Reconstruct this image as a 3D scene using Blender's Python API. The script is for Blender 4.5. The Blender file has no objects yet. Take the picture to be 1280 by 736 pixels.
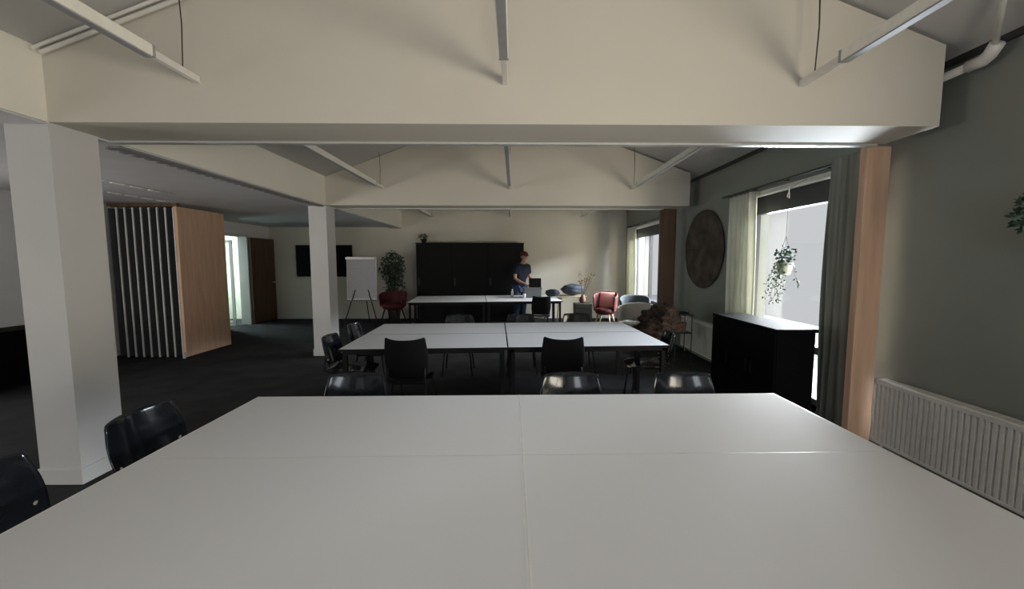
import bpy, bmesh, math, random
from mathutils import Vector, Matrix
PI = math.pi
R = math.radians
C = bpy.context.scene.collection
SC = bpy.context.scene

# ------------------------------------------------------------------ camera, world, lights, exposure
F = 490.0
cam = bpy.data.cameras.new('camera')
cam.sensor_width = 36.0
cam.lens = F / 1280 * 36
cam.shift_x = -10 / 1280
cam.clip_start = 0.05
co = bpy.data.objects.new('camera', cam)
co.location = (0, 0, 1.58)
co.rotation_euler = (PI / 2 - math.atan(41 / F), 0, -math.atan(7 / F))
C.objects.link(co)
SC.camera = co
SC.view_settings.view_transform = 'Standard'
SC.view_settings.look = 'None'
SC.view_settings.gamma = 1
SC.view_settings.exposure = 0
try:
    SC.view_settings.use_curve_mapping = False
except Exception:
    pass

w = bpy.data.worlds.new('overcast_sky')
SC.world = w
w.use_nodes = True
nt = w.node_tree
nt.nodes.clear()
o_ = nt.nodes.new('ShaderNodeOutputWorld')
bg = nt.nodes.new('ShaderNodeBackground')
tc = nt.nodes.new('ShaderNodeTexCoord')
sp = nt.nodes.new('ShaderNodeSeparateXYZ')
rp = nt.nodes.new('ShaderNodeValToRGB')
rp.color_ramp.elements[0].position = 0.18
rp.color_ramp.elements[0].color = (.285, .287, .295, 1)
rp.color_ramp.elements[1].position = 0.7
rp.color_ramp.elements[1].color = (.75, .85, 1, 1)
nt.links.new(tc.outputs['Generated'], sp.inputs[0])
nt.links.new(sp.outputs['Z'], rp.inputs[0])
nt.links.new(rp.outputs[0], bg.inputs['Color'])
bg.inputs['Strength'].default_value = 2.3
nt.links.new(bg.outputs[0], o_.inputs[0])


def area(name, loc, aim, sx, sy, power, col):
    l = bpy.data.lights.new(name, 'AREA')
    l.shape = 'RECTANGLE'
    l.size = sx
    l.size_y = sy
    l.energy = power
    l.color = col
    o = bpy.data.objects.new(name, l)
    o.location = loc
    o.rotation_euler = (Vector(aim) - Vector(loc)).to_track_quat('-Z', 'Y').to_euler()
    C.objects.link(o)
    return o


# daylight arriving at the openings of the room (all outside the glass), plus an added aisle fill
area('daylight_side_window_ground_bounce', (3.75, -1.7, 0.75), (-1.0, 2.9, 3.1), 2.6, 1.7, 265, (1, 0.883, 0.738))
area('daylight_rear_window', (0.2, -4.9, 1.3), (0, 1.8, .9), 1.3, 2.1, 62, (.86, .93, 1))
area('added_aisle_fill', (-7.5, 2.0, .9), (-5.1, 7.5, 2.0), 2.6, 1.2, 130, (1, 0.939, 0.878))  # lamp added outside an unseen opening to brighten the aisle ceiling
area('daylight_middle_window_to_back', (4.3, 2.8, .8), (-4.6, 7.6, 2.4), 1.4, 1.6, 132.2, (1, 0.889, 0.715))
area('daylight_middle_window_to_front', (4.3, 7.4, .6), (-.4, 1.2, 2.6), 1.4, 1.1, 1706, (0.812, 0.892, 1))
area('daylight_far_window_to_back', (4.5, 7.6, 1.2), (-2.5, 10.9, 1.9), 1.2, 1.6, 106.1, (1, 0.857, 0.636))
area('daylight_middle_window_high', (9.0, 5.2, 3.95), (-4.0, 4.2, .6), 6.0, 1.0, 2250, (0.82, 0.89, 1))
area('daylight_far_window', (4.3, 9.3, 3.4), (-0.5, 9.0, 0.9), 1.8, 1.2, 872.6, (0.831, 0.886, 1))
area('daylight_far_window_high', (9.0, 10.8, 4.0), (-4.0, 9.0, .6), 5.0, 1.0, 3258, (0.939, 0.965, 1))
area('corridor_daylight', (-8.6, 10.2, 1.6), (-6.8, 9.2, 1.0), 0.8, 1.8, 129.4, (0.781, 1, 0.929))

# ------------------------------------------------------------------ materials


def mat(name, col, rough=.6, metal=0, col2=None, scale=20, bump=0, bscale=200, spec=.5, stretch=None, detail=3, coat=0, contrast=(.35, .65)):
    m = bpy.data.materials.new(name)
    m.use_nodes = True
    n = m.node_tree.nodes
    L = m.node_tree.links
    b = n['Principled BSDF']
    b.inputs['Base Color'].default_value = (*col, 1)
    b.inputs['Roughness'].default_value = rough
    b.inputs['Metallic'].default_value = metal
    b.inputs['Specular IOR Level'].default_value = spec
    b.inputs['Coat Weight'].default_value = coat
    t = n.new('ShaderNodeTexCoord')
    mp = n.new('ShaderNodeMapping')
    L.new(t.outputs['Object'], mp.inputs[0])
    if stretch:
        mp.inputs['Scale'].default_value = stretch
    if col2 is None:
        col2 = tuple(c * .93 for c in col)
    nz = n.new('ShaderNodeTexNoise')
    nz.inputs['Scale'].default_value = scale
    nz.inputs['Detail'].default_value = detail
    r = n.new('ShaderNodeValToRGB')
    r.color_ramp.elements[0].position = contrast[0]
    r.color_ramp.elements[1].position = contrast[1]
    r.color_ramp.elements[0].color = (*col, 1)
    r.color_ramp.elements[1].color = (*col2, 1)
    L.new(mp.outputs[0], nz.inputs['Vector'])
    L.new(nz.outputs[0], r.inputs[0])
    L.new(r.outputs[0], b.inputs['Base Color'])
    if bump:
        nb = n.new('ShaderNodeTexNoise')
        nb.inputs['Scale'].default_value = bscale
        bp = n.new('ShaderNodeBump')
        bp.inputs['Strength'].default_value = bump
        bp.inputs['Distance'].default_value = .01
        L.new(mp.outputs[0], nb.inputs['Vector'])
        L.new(nb.outputs[0], bp.inputs['Height'])
        L.new(bp.outputs[0], b.inputs['Normal'])
    return m


M = {}
M['cream'] = mat('cream_plaster', (.60, .56, .49), .8, scale=1.2, col2=(.575, .54, .47), bump=.05)
M['beam'] = mat('pale_beam_plaster', (.80, .775, .69), .8, scale=1.2, col2=(.78, .755, .67), bump=.05)
M['aisle_wall'] = mat('aisle_white_plaster', (.80, .80, .79), .8, scale=1.5, bump=.05)
M['ceiling'] = mat('ceiling_board', (.50, .495, .48), .85, scale=1.5)
M['white_wall'] = mat('white_plaster', (.60, .595, .58), .8, scale=1.5, bump=.05)
M['back_wall'] = mat('pale_plaster', (.60, .57, .49), .8, scale=1, bump=.05)
M['green_wall'] = mat('grey_green_plaster', (.24, .25, .22), .75, scale=1.5, bump=.05)
M['grey_ceiling'] = mat('grey_ceiling_tile', (.54, .54, .55), .7, scale=3)
M['carpet'] = mat('charcoal_carpet', (.030, .029, .030), .95, scale=3, col2=(.018, .018, .019), bump=.5, bscale=400, spec=.2)
M['laminate'] = mat('white_laminate', (.74, .735, .73), .6, scale=.8, col2=(.725, .72, .715), spec=.15)
M['edge_white'] = mat('white_edge_band', (.8, .8, .77), .35)
M['edge_black'] = mat('black_edge_band', (.008, .008, .008), .6, spec=.2)
M['black_metal'] = mat('black_powder_coat', (.008, .008, .009), .6, spec=.2)
M['black_plastic'] = mat('glossy_black_plastic', (.011, .013, .018), .14, spec=.42, coat=.12)
M['black_soft'] = mat('matt_black_shell', (.006, .006, .007), .7, spec=.15)
M['black_wood'] = mat('black_lacquer', (.005, .005, .006), .6, spec=.04)
M['dark_cabinet'] = mat('dark_grey_sliding_door', (.009, .009, .009), .7, spec=.15)
M['white_metal'] = mat('white_enamel', (.74, .72, .68), .4)
M['lamp_white'] = mat('opal_plastic', (.85, .83, .75), .35)
M['lamp_grey'] = mat('grey_lamp_underside', (.33, .33, .34), .5)
M['radiator'] = mat('radiator_enamel', (.84, .81, .76), .4)
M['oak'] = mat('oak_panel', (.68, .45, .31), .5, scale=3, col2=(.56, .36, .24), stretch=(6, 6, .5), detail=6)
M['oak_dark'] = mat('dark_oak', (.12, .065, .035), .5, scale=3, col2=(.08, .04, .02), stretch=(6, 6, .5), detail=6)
M['grey_post'] = mat('grey_post_paint', (.20, .20, .20), .6)
M['pleat_dark'] = mat('dark_partition_vinyl', (.035, .035, .04), .5)
M['pleat_edge'] = mat('pale_partition_edge', (.62, .63, .62), .4)
M['frame_dark'] = mat('dark_window_frame', (.035, .037, .04), .5)
M['alu'] = mat('pale_aluminium', (.62, .62, .60), .35, metal=.3)
M['curtain'] = mat('grey_green_curtain', (.36, .36, .31), .9, scale=2, col2=(.2, .2, .18), stretch=(1, 14, .2), bump=.3, bscale=300)
M['curtain_pale'] = mat('cream_curtain', (.86, .86, .74), .9, scale=6, bump=.3, bscale=300)
n_ = M['curtain_pale'].node_tree
tr = n_.nodes.new('ShaderNodeBsdfTranslucent')
tr.inputs[0].default_value = (.9, .9, .76, 1)
mx_ = n_.nodes.new('ShaderNodeMixShader')
mx_.inputs[0].default_value = .16
n_.links.new(n_.nodes['Principled BSDF'].outputs[0], mx_.inputs[1])
n_.links.new(tr.outputs[0], mx_.inputs[2])
n_.links.new(mx_.outputs[0], n_.nodes['Material Output'].inputs[0])
M['screen'] = mat('black_screen', (.004, .004, .005), .5, spec=.1)
M['paper'] = mat('flipchart_paper', (.50, .50, .52), .6)
M['leaf'] = mat('green_leaf', (.035, .085, .045), .5, scale=8, col2=(.018, .05, .03))
M['leaf_pale'] = mat('pale_leaf', (.10, .16, .07), .5, scale=30, col2=(.03, .07, .03))
M['dry'] = mat('dried_stalk', (.09, .055, .035), .8)
M['red'] = mat('red_upholstery', (.085, .008, .008), .7)
M['salmon'] = mat('salmon_fabric', (.90, .40, .34), .8)
M['beige_fab'] = mat('beige_upholstery', (.52, .50, .43), .9, bump=.3)
M['greyblue'] = mat('grey_blue_upholstery', (.08, .095, .10), .9, bump=.3)
M['lightwood'] = mat('light_wood', (.48, .38, .26), .5, scale=6, stretch=(4, 4, .6))
M['fur'] = mat('brown_coat_fabric', (.05, .024, .011), .95, scale=28, col2=(.006, .005, .005), bump=1, bscale=60, contrast=(.42, .56))
M['hanging'] = mat('brown_woven_wall_hanging', (.045, .034, .025), .95, scale=5, col2=(.095, .078, .060), bump=1, bscale=50, detail=8)
M['basket'] = mat('woven_basket', (.36, .20, .14), .85, scale=40, col2=(.2, .09, .06))
M['terracotta'] = mat('terracotta_pot', (.20, .11, .08), .8)
M['pot_white'] = mat('white_pot', (.6, .62, .55), .5)
M['navy'] = mat('navy_cotton', (.006, .009, .022), .9)
M['jeans'] = mat('blue_denim', (.03, .055, .11), .9, scale=60)
M['skin'] = mat('skin_tone', (.40, .24, .17), .55)
M['cap'] = mat('dark_red_cap', (.09, .008, .010), .8)
M['shoe'] = mat('black_shoe', (.01, .01, .01), .6)
M['hair'] = mat('dark_hair', (.02, .012, .008), .7)
M['crate'] = mat('grey_crate_plastic', (.16, .17, .17), .6)
M['bag'] = mat('blue_grey_bag_fabric', (.07, .09, .12), .8, scale=12, col2=(.04, .05, .07))
M['jacket'] = mat('dark_jacket_fabric', (.015, .02, .03), .8)
M['planter'] = mat('dark_planter_wood', (.035, .032, .022), .7)
M['cable'] = mat('dark_cable', (.03, .025, .02), .6)
M['ground'] = mat('pale_paving', (.17, .165, .16), .9, scale=4)
M['corridor'] = mat('pale_green_corridor', (.34, .42, .38), .7)
M['cup'] = mat('white_cup', (.75, .76, .78), .4)


def glass_mat():
    m = bpy.data.materials.new('window_glass')
    m.use_nodes = True
    n = m.node_tree.nodes
    n.clear()
    o = n.new('ShaderNodeOutputMaterial')
    mx = n.new('ShaderNodeMixShader')
    t = n.new('ShaderNodeBsdfTransparent')
    t.inputs[0].default_value = (.97, .98, .98, 1)
    g = n.new('ShaderNodeBsdfGlossy')
    g.inputs['Roughness'].default_value = .03
    mx.inputs[0].default_value = .05
    m.node_tree.links.new(t.outputs[0], mx.inputs[1])
    m.node_tree.links.new(g.outputs[0], mx.inputs[2])
    m.node_tree.links.new(mx.outputs[0], o.inputs[0])
    return m


M['glass'] = glass_mat()


def lit_mat(name, col, s):
    m = mat(name, col)
    b = m.node_tree.nodes['Principled BSDF']
    b.inputs['Emission Color'].default_value = (*col, 1)
    b.inputs['Emission Strength'].default_value = s
    return m


M['lit'] = lit_mat('lit_corridor_lamp', (.9, 1, .85), .8)

# ------------------------------------------------------------------ mesh helpers


def box(bm, x0, x1, y0, y1, z0, z1, bev=0, m=None, mi=0):
    if x0 > x1: x0, x1 = x1, x0
    if y0 > y1: y0, y1 = y1, y0
    if z0 > z1: z0, z1 = z1, z0
    r = bmesh.ops.create_cube(bm, size=1)
    vs = r['verts']
    for v in vs:
        v.co = Vector(((x0 + x1) / 2 + v.co.x * (x1 - x0), (y0 + y1) / 2 + v.co.y * (y1 - y0), (z0 + z1) / 2 + v.co.z * (z1 - z0)))
    fs = list({f for v in vs for f in v.link_faces})
    for f in fs: f.material_index = mi
    if bev:
        es = list({e for v in vs for e in v.link_edges})
        q = bmesh.ops.bevel(bm, geom=es, offset=bev, segments=2, profile=.5, affect='EDGES')
        vs = list({v for f in q['faces'] for v in f.verts} | {v for v in vs if v.is_valid})
    if m is not None:
        bmesh.ops.transform(bm, matrix=m, verts=[v for v in vs if v.is_valid])
    return vs


def tube(bm, pts, r, n=10, cap=True):
    pts = [Vector(p) for p in pts]
    rs = r if isinstance(r, (list, tuple)) else [r] * len(pts)
    rings = []
    up = Vector((0, 0, 1))
    prev = None
    for i, p in enumerate(pts):
        a = pts[max(i - 1, 0)]
        b = pts[min(i + 1, len(pts) - 1)]
        d = (b - a).normalized()
        if prev is None:
            u = d.cross(up)
            if u.length < .05: u = d.cross(Vector((1, 0, 0)))
        else:
            u = prev - d * prev.dot(d)
        u.normalize()
        prev = u
        v = d.cross(u)
        rings.append([bm.verts.new(p + (u * math.cos(2 * PI * k / n) + v * math.sin(2 * PI * k / n)) * rs[i]) for k in range(n)])
    for a, b in zip(rings, rings[1:]):
        for k in range(n):
            bm.faces.new((a[k], a[(k + 1) % n], b[(k + 1) % n], b[k]))
    if cap:
        bm.faces.new(rings[0][::-1])
        bm.faces.new(rings[-1])


def lathe(bm, prof, c=(0, 0, 0), n=24, sx=1, sy=1):
    c = Vector(c)
    rings = []
    for r, z in prof:
        rings.append([bm.verts.new(c + Vector((max(r, .0005) * math.cos(2 * PI * k / n) * sx, max(r, .0005) * math.sin(2 * PI * k / n) * sy, z))) for k in range(n)])
    for a, b in zip(rings, rings[1:]):
        for k in range(n):
            bm.faces.new((a[k], a[(k + 1) % n], b[(k + 1) % n], b[k]))
    bm.faces.new(rings[0][::-1])
    bm.faces.new(rings[-1])


def prism_y(bm, poly, y0, y1):
    a = [bm.verts.new((x, y0, z)) for x, z in poly]
    b = [bm.verts.new((x, y1, z)) for x, z in poly]
    n = len(poly)
    bm.faces.new(a)
    bm.faces.new(b[::-1])
    for k in range(n):
        bm.faces.new((a[k], b[k], b[(k + 1) % n], a[(k + 1) % n]))


def surf(bm, fn, nu, nv):
    g = [[bm.verts.new(fn(i / nu, j / nv)) for j in range(nv + 1)] for i in range(nu + 1)]
    for i in range(nu):
        for j in range(nv):
            bm.faces.new((g[i][j], g[i + 1][j], g[i + 1][j + 1], g[i][j + 1]))


def ball(bm, c, r, sx=1, sy=1, sz=1, sub=2):
    q = bmesh.ops.create_icosphere(bm, subdivisions=sub, radius=r)
    for v in q['verts']:
        v.co = Vector((v.co.x * sx, v.co.y * sy, v.co.z * sz)) + Vector(c)
    return q['verts']


def obj(name, bm, m, parent=None, smooth=False, solid=0, sub=0):
    bmesh.ops.recalc_face_normals(bm, faces=bm.faces[:])
    me = bpy.data.meshes.new(name)
    bm.to_mesh(me)
    bm.free()
    for k in (m if isinstance(m, (list, tuple)) else [m]):
        me.materials.append(k)
    o = bpy.data.objects.new(name, me)
    C.objects.link(o)
    if parent is not None: o.parent = parent
    if smooth:
        for p in me.polygons: p.use_smooth = True
    if solid:
        s = o.modifiers.new('solid', 'SOLIDIFY')
        s.thickness = solid
        s.offset = 0
    if sub:
        s = o.modifiers.new('sub', 'SUBSURF')
        s.levels = s.render_levels = sub
    return o


def B(*boxes, bev=0):
    bm = bmesh.new()
    for b in boxes: box(bm, *b, bev=bev)
    return bm


def struct(name, bm, m, **k):
    o = obj(name, bm, m, **k)
    if o.parent is None: o['kind'] = 'structure'
    return o


def tag(o, label, cat, group=None):
    o['label'] = label
    o['category'] = cat
    if group: o['group'] = group
    return o


def thing(name, label, cat, loc=(0, 0, 0), rz=0, group=None):
    o = bpy.data.objects.new(name, None)
    o.empty_display_size = .1
    C.objects.link(o)
    o.location = loc
    o.rotation_euler = (0, 0, rz)
    return tag(o, label, cat, group)


def dup(root, loc, rz, label, group=None):
    r = root.copy()
    C.objects.link(r)
    r.location = loc
    r.rotation_euler = (0, 0, rz)
    r['label'] = label
    if group: r['group'] = group
    for ch in list(root.children):
        c = ch.copy()
        C.objects.link(c)
        c.parent = r
        for g in list(ch.children):
            d = g.copy()
            C.objects.link(d)
            d.parent = c
    return r


# ------------------------------------------------------------------ the setting
XL, XR, XS, YB, YF = -6.7, 3.1, -3.08, 10.9, -4.6
struct('floor', B((XL - 2.2, XR + .3, YF - .2, YB + .2, -.12, 0)), M['carpet'])
o = struct('ground_outside', B((XR + .3, 8, -9, 20, -.3, -.12)), M['ground'])


def wall_along_y(name, x0, x1, y0, y1, z1, holes, m):
    """wall parallel to y with rectangular openings (ya, yb, za, zb)"""
    bm = bmesh.new()
    y = y0
    for ya, yb, za, zb in sorted(holes):
        box(bm, x0, x1, y, ya, 0, z1)
        if za > 0: box(bm, x0, x1, ya, yb, 0, za)
        if zb < z1: box(bm, x0, x1, ya, yb, zb, z1)
        y = yb
    box(bm, x0, x1, y, y1, 0, z1)
    return struct(name, bm, m)


wall_along_y('wall_right', XR, XR + .3, YF, YB, 3.02, [(-2.7, .4, .1, 2.4), (3.35, 5.25, .06, 2.44), (8.3, 10.3, .06, 2.44)], M['green_wall'])
wall_along_y('wall_left', XL - .2, XL, YF, YB, 2.52, [(.5, 3.5, .1, 2.3), (9.15, 9.95, 0, 2.2)], M['aisle_wall'])
struct('wall_back', B((XL - 2, XR + .3, YB, YB + .2, 0, 4.3)), M['back_wall'])
bm = bmesh.new()
box(bm, XL - .2, -6.3, YF - .2, YF, 0, 4.3)
box(bm, -3.7, -2.2, YF - .2, YF, 0, 4.3)
box(bm, -6.3, -3.7, YF - .2, YF, 2.3, 4.3)
box(bm, -6.3, -3.7, YF - .2, YF, 0, .1)
box(bm, 2.6, XR + .3, YF - .2, YF, 0, 4.3)
box(bm, -2.2, 2.6, YF - .2, YF, 2.45, 4.3)
box(bm, -2.2, 2.6, YF - .2, YF, 0, .1)
struct('wall_front', bm, M['white_wall'])

# sloped ceiling, flat ceiling of the aisle
bm = bmesh.new()
prism_y(bm, [(XS - .32, 2.85), (XS, 2.965), (0, 4.1), (XR + .3, 2.88), (XR + .3, 3.05), (0, 4.25), (XS - .32, 3.05)], YF - .2, YB + .2)
struct('ceiling', bm, M['ceiling'])
struct('ceiling_aisle', B((XL - .2, XS - .29, YF - .2, YB + .2, 2.52, 2.62)), M['grey_ceiling'])
struct('longitudinal_beam', B((XS - .29, XS, YF, YB, 2.5, 2.97)), M['beam'])
GP = [(XS, 2.5), (2.9, 2.5), (2.9, 3.03), (0, 4.09), (XS, 2.955)]
for y0, y1 in ((2.72, 3.12), (6.55, 6.9)):
    bm = bmesh.new()
    prism_y(bm, GP, y0, y1)
    struct('gable_beam', bm, M['cream'])
for y0, y1 in ((2.72, 3.03), (6.55, 6.85)):
    bm = B((XS - .29, XS, y0, y1, 0, 2.5))
    c = struct('column', bm, M['white_wall'])
    sk = bmesh.new()
    box(sk, XS - .302, XS + .012, y0 - .012, y1 + .012, 0, .115, bev=.004)
    struct('baseboard_column', sk, M['white_wall'], parent=c)
# skirtings
struct('baseboard_back', B((XL, -2.6, YB - .015, YB, 0, .09)), M['white_wall'])
struct('baseboard_left', B((XL, XL + .015, 3.6, 9.1, 0, .09)), M['white_wall'])
struct('baseboard_right', B((XR - .012, XR, 5.5, 8.25, 0, .08)), M['green_wall'])
# dark strip drawn for the shade in the gap between the grey wall and the roof
struct('gap_shade_strip', B((XR - .03, XR, YF, YB, 2.955, 3.02)), M['frame_dark'])
# folding wall tracks under the two gable beams
struct('trim_2', B((XS, 2.85, 3.12, 3.17, 2.485, 2.51)), M['alu'])
struct('trim_3', B((XS, 2.6, 6.9, 6.95, 2.485, 2.51)), M['alu'])
# grey underside of the beam with a perforated dark strip
struct('trim_5', B((XS - .29, XS - .006, YF, 2.71, 2.485, 2.499), (XS - .29, XS - .006, 3.03, 6.55, 2.485, 2.499), (XS - .29, XS - .006, 6.85, 10.9, 2.485, 2.499)), M['grey_ceiling'])
bm = bmesh.new()
box(bm, XS - .10, XS - .01, 3.2, 6.5, 2.468, 2.486)
y = 3.25
while y < 6.4:
    box(bm, XS - .17, XS - .10, y, y + .05, 2.474, 2.486)
    y += .11
struct('trim_4', bm, M['grey_post'])
for x, ya in ((-4.75, 4.3), (-5.45, 5.2)):
    bm = bmesh.new()
    box(bm, x - .045, x + .045, ya - .3, ya + 1.3, 2.512, 2.52)
    for k in range(5):
        box(bm, x - .018, x + .018, ya + k * .24, ya + k * .24 + .15, 2.505, 2.513, mi=1)
    v = obj('ceiling_vent', bm, [M['grey_ceiling'], M['lamp_white']])
    tag(v, 'slotted white ceiling vent strip ' + ('nearer the white columns' if x > -5 else 'nearer the folding partition'), 'vent', 'slotted strips in the aisle ceiling')

# windows of the right wall


def window(idx, y0, y1, z0=.06, z1=2.44, mull=()):
    bm = bmesh.new()
    xa, xb = XR + .08, XR + .16
    t = .05
    box(bm, xa, xb, y0, y0 + t, z0, z1)
    box(bm, xa, xb, y1 - t, y1, z0, z1)
    box(bm, xa, xb, y0, y1, z0, z0 + .07)
    box(bm, xa, xb, y0, y1, z1 - .25, z1)
    box(bm, xa, xb, y0, y1, .60, .68)
    for ym in mull: box(bm, xa, xb, ym - .025, ym + .025, z0, z1)
    f = struct('window_%d' % idx, bm, M['frame_dark'])
    struct('window_pane', B((xa + .03, xa + .04, y0 + .03, y1 - .03, z0 + .03, z1 - .03)), M['glass'], parent=f)
    struct('window_head', B((XR - .03, XR + .06, y0, y1, z1 - .035, z1 + .015)), M['white_metal'], parent=f)
    struct('window_sill', B((XR + .0, XR + .34, y0, y1, z0 - .03, z0)), M['alu'], parent=f)
    return f


window(1, 3.35, 5.25)
window(2, 8.3, 10.3, mull=(9.25,))
window(3, -2.7, .4, .1, 2.4, mull=(-1.2,))
f = struct('window_4', B((-2.2, 2.6, YF - .1, YF - .04, 2.38, 2.45), (-2.2, 2.6, YF - .1, YF - .04, .1, .17), (-2.2, -2.14, YF - .1, YF - .04, .1, 2.45), (2.54, 2.6, YF - .1, YF - .04, .1, 2.45), (-.63, -.57, YF - .1, YF - .04, .1, 2.45), (.97, 1.03, YF - .1, YF - .04, .1, 2.45)), M['frame_dark'])
struct('window_pane', B((-2.17, 2.57, YF - .075, YF - .068, .12, 2.42)), M['glass'], parent=f)

f = struct('window_5', B((-6.3, -3.7, YF - .1, YF - .04, 2.24, 2.3), (-6.3, -3.7, YF - .1, YF - .04, .1, .16), (-6.3, -6.24, YF - .1, YF - .04, .1, 2.3), (-3.76, -3.7, YF - .1, YF - .04, .1, 2.3)), M['frame_dark'])  # unseen rear glazing, added to let light onto the aisle ceiling
struct('window_pane', B((-6.27, -3.73, YF - .075, YF - .068, .12, 2.27)), M['glass'], parent=f)

f = struct('window_6', B((XL - .14, XL - .08, .5, 3.5, 2.24, 2.3), (XL - .14, XL - .08, .5, 3.5, .1, .16), (XL - .14, XL - .08, .5, .56, .1, 2.3), (XL - .14, XL - .08, 3.44, 3.5, .1, 2.3)), M['frame_dark'])  # unseen left opening, added so the aisle fill lamp can shine in
struct('window_pane', B((XL - .12, XL - .11, .53, 3.47, .12, 2.27)), M['glass'], parent=f)

# curtain rails (dark) and curtains


def curtain(name, x, y0, y1, z0, z1, waves, amp, m, label, group):
    bm = bmesh.new()

    def fn(u, v):
        ph = u * waves * 2 * PI
        a = amp * (.75 + .25 * v)
        return Vector((x + a * math.sin(ph + .5 * math.sin(3 * v)) + .012 * math.sin(9 * u + 4 * v), y0 + (y1 - y0) * u + .25 * a * math.sin(2 * ph), z0 + (z1 - z0) * v))
    surf(bm, fn, int(waves * 14), 12)
    o = obj(name, bm, m, smooth=True, solid=.004)
    return tag(o, label, 'curtain', group)


curtain('curtain', 2.96, 3.27, 3.70, .03, 2.52, 4.5, .045, M['curtain'], 'grey-green curtain hanging between the pale wooden post and the large window', 'curtains')
curtain('curtain', 3.0, 4.90, 5.45, .03, 2.45, 6, .04, M['curtain_pale'], 'cream curtain at the far side of the large window beside the round wall hanging', 'curtains')
curtain('curtain', 3.0, 9.75, 10.35, .03, 2.45, 5, .035, M['curtain_pale'], 'white curtain at the far window in the back right corner', 'curtains')
for ya, yb, lab in ((3.2, 5.75, 'dark curtain rail above the large window'), (8.1, 10.5, 'dark curtain rail above the far window in the back corner')):
    bm = bmesh.new()
    tube(bm, [(3.03, ya, 2.50), (3.03, yb, 2.50)], .012)
    for k in range(5):
        yy = ya + .1 + (yb - ya - .2) * k / 4
        box(bm, 3.03, XR, yy - .01, yy + .01, 2.49, 2.51)
    tag(obj('curtain_rail', bm, M['frame_dark']), lab, 'curtain rail')

# wooden jamb posts of the folding walls
o = obj('wooden_post', B((2.82, 3.015, 3.175, 3.24, 0, 2.5), bev=.004), M['oak'])
tag(o, 'pale oak end post on the right wall beside the white radiator', 'post')
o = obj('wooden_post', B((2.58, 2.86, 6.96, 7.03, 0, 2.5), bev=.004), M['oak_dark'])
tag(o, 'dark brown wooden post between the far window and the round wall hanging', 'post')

# ------------------------------------------------------------------ left aisle: folding partition, door, corridor
t = thing('folding_partition', 'folded accordion partition of dark pleats with pale edges and an oak end panel', 'partition', (-6.0, 6.42, 0))
bm = bmesh.new()
be = bmesh.new()
n = 8
for k in range(n):
    xa = -.46 + k * 1.02 / n
    xb = xa + 1.02 / n
    xm = (xa + xb) / 2
    for p, q in (((xa, 0), (xm, .16)), ((xm, .16), (xb, 0))):
        a = [bm.verts.new((p[0], p[1], .03)), bm.verts.new((q[0], q[1], .03)), bm.verts.new((q[0], q[1], 2.43)), bm.verts.new((p[0], p[1], 2.43))]
        bm.faces.new(a)
    box(be, xb - .009, xb + .009, -.012, .012, .02, 2.44)
obj('pleats', bm, M['pleat_dark'], t, solid=.012)
obj('pleat_edges', be, M['pleat_edge'], t)
obj('end_panel', B((.56, .61, .0, 1.02, .015, 2.46), bev=.004), M['oak'], t)
obj('floor_bolt', B((.57, .60, -.03, -.002, 0.0, .1)), M['alu'], t)
obj('head_rail', B((-.50, .60, .02, .08, 2.46, 2.515)), M['oak_dark'], t)
o = obj('partition_jamb', B((-6.70, -6.58, 6.25, 6.40, 0, 2.5), bev=.003), M['grey_post'])
tag(o, 'grey upright jamb at the left end of the folded partition', 'post')
o = obj('wooden_jamb', B((-6.7, -6.6, 5.9, 6.22, 0, 2.5), bev=.003), M['oak_dark'])
tag(o, 'dark brown upright panel on the left wall before the folding partition', 'post')

# doorway in the left wall with its open door
f = struct('door_1', B((XL - .2, XL + .03, 9.10, 9.16, 0, 2.24), (XL - .2, XL + .03, 9.94, 9.99, 0, 2.24), (XL - .2, XL + .03, 9.10, 9.99, 2.2, 2.25)), M['white_wall'])
t = thing('door_leaf', 'dark brown wooden door standing open beside the bright doorway', 'door', (XL + .04, 9.99, 0), R(-4))
obj('leaf', B((.0, .05, 0, .86, .01, 2.18), bev=.003), M['oak_dark'], t)
bm = bmesh.new()
tube(bm, [(.05, .80, 1.03), (.09, .80, 1.03), (.09, .68, 1.03)], .01)
obj('handle', bm, M['alu'], t)
# corridor behind the doorway
bm = B((XL - 2.2, XL - 2.1, 8.0, YB, 0, 2.5), (XL - 2.1, XL - .2, 8.0, 8.1, 0, 2.5))
struct('wall_corridor', bm, M['corridor'])
t = thing('corridor_lamp', 'small square lit lamp seen high through the open doorway', 'lamp', (-7.55, 9.9, 2.12))
obj('lamp_housing', B((-.13, .13, .0, .03, -.13, .13), bev=.01), M['white_metal'], t)
obj('diffuser', B((-.11, .11, -.012, .0, -.11, .11)), M['lit'], t)
t = thing('glass_door', 'pale framed glass door seen through the open doorway', 'door', (-7.3, 9.6, 0), R(18))
obj('door_frame', B((-.42, -.36, 0, .05, 0, 2.1), (.36, .42, 0, .05, 0, 2.1), (-.42, .42, 0, .05, 2.04, 2.1), (-.42, .42, 0, .05, 0, .12)), M['white_metal'], t)
obj('pane', B((-.37, .37, .02, .03, .1, 2.05)), M['glass'], t)

# ------------------------------------------------------------------ ceiling lamps
lamp0 = None


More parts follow.
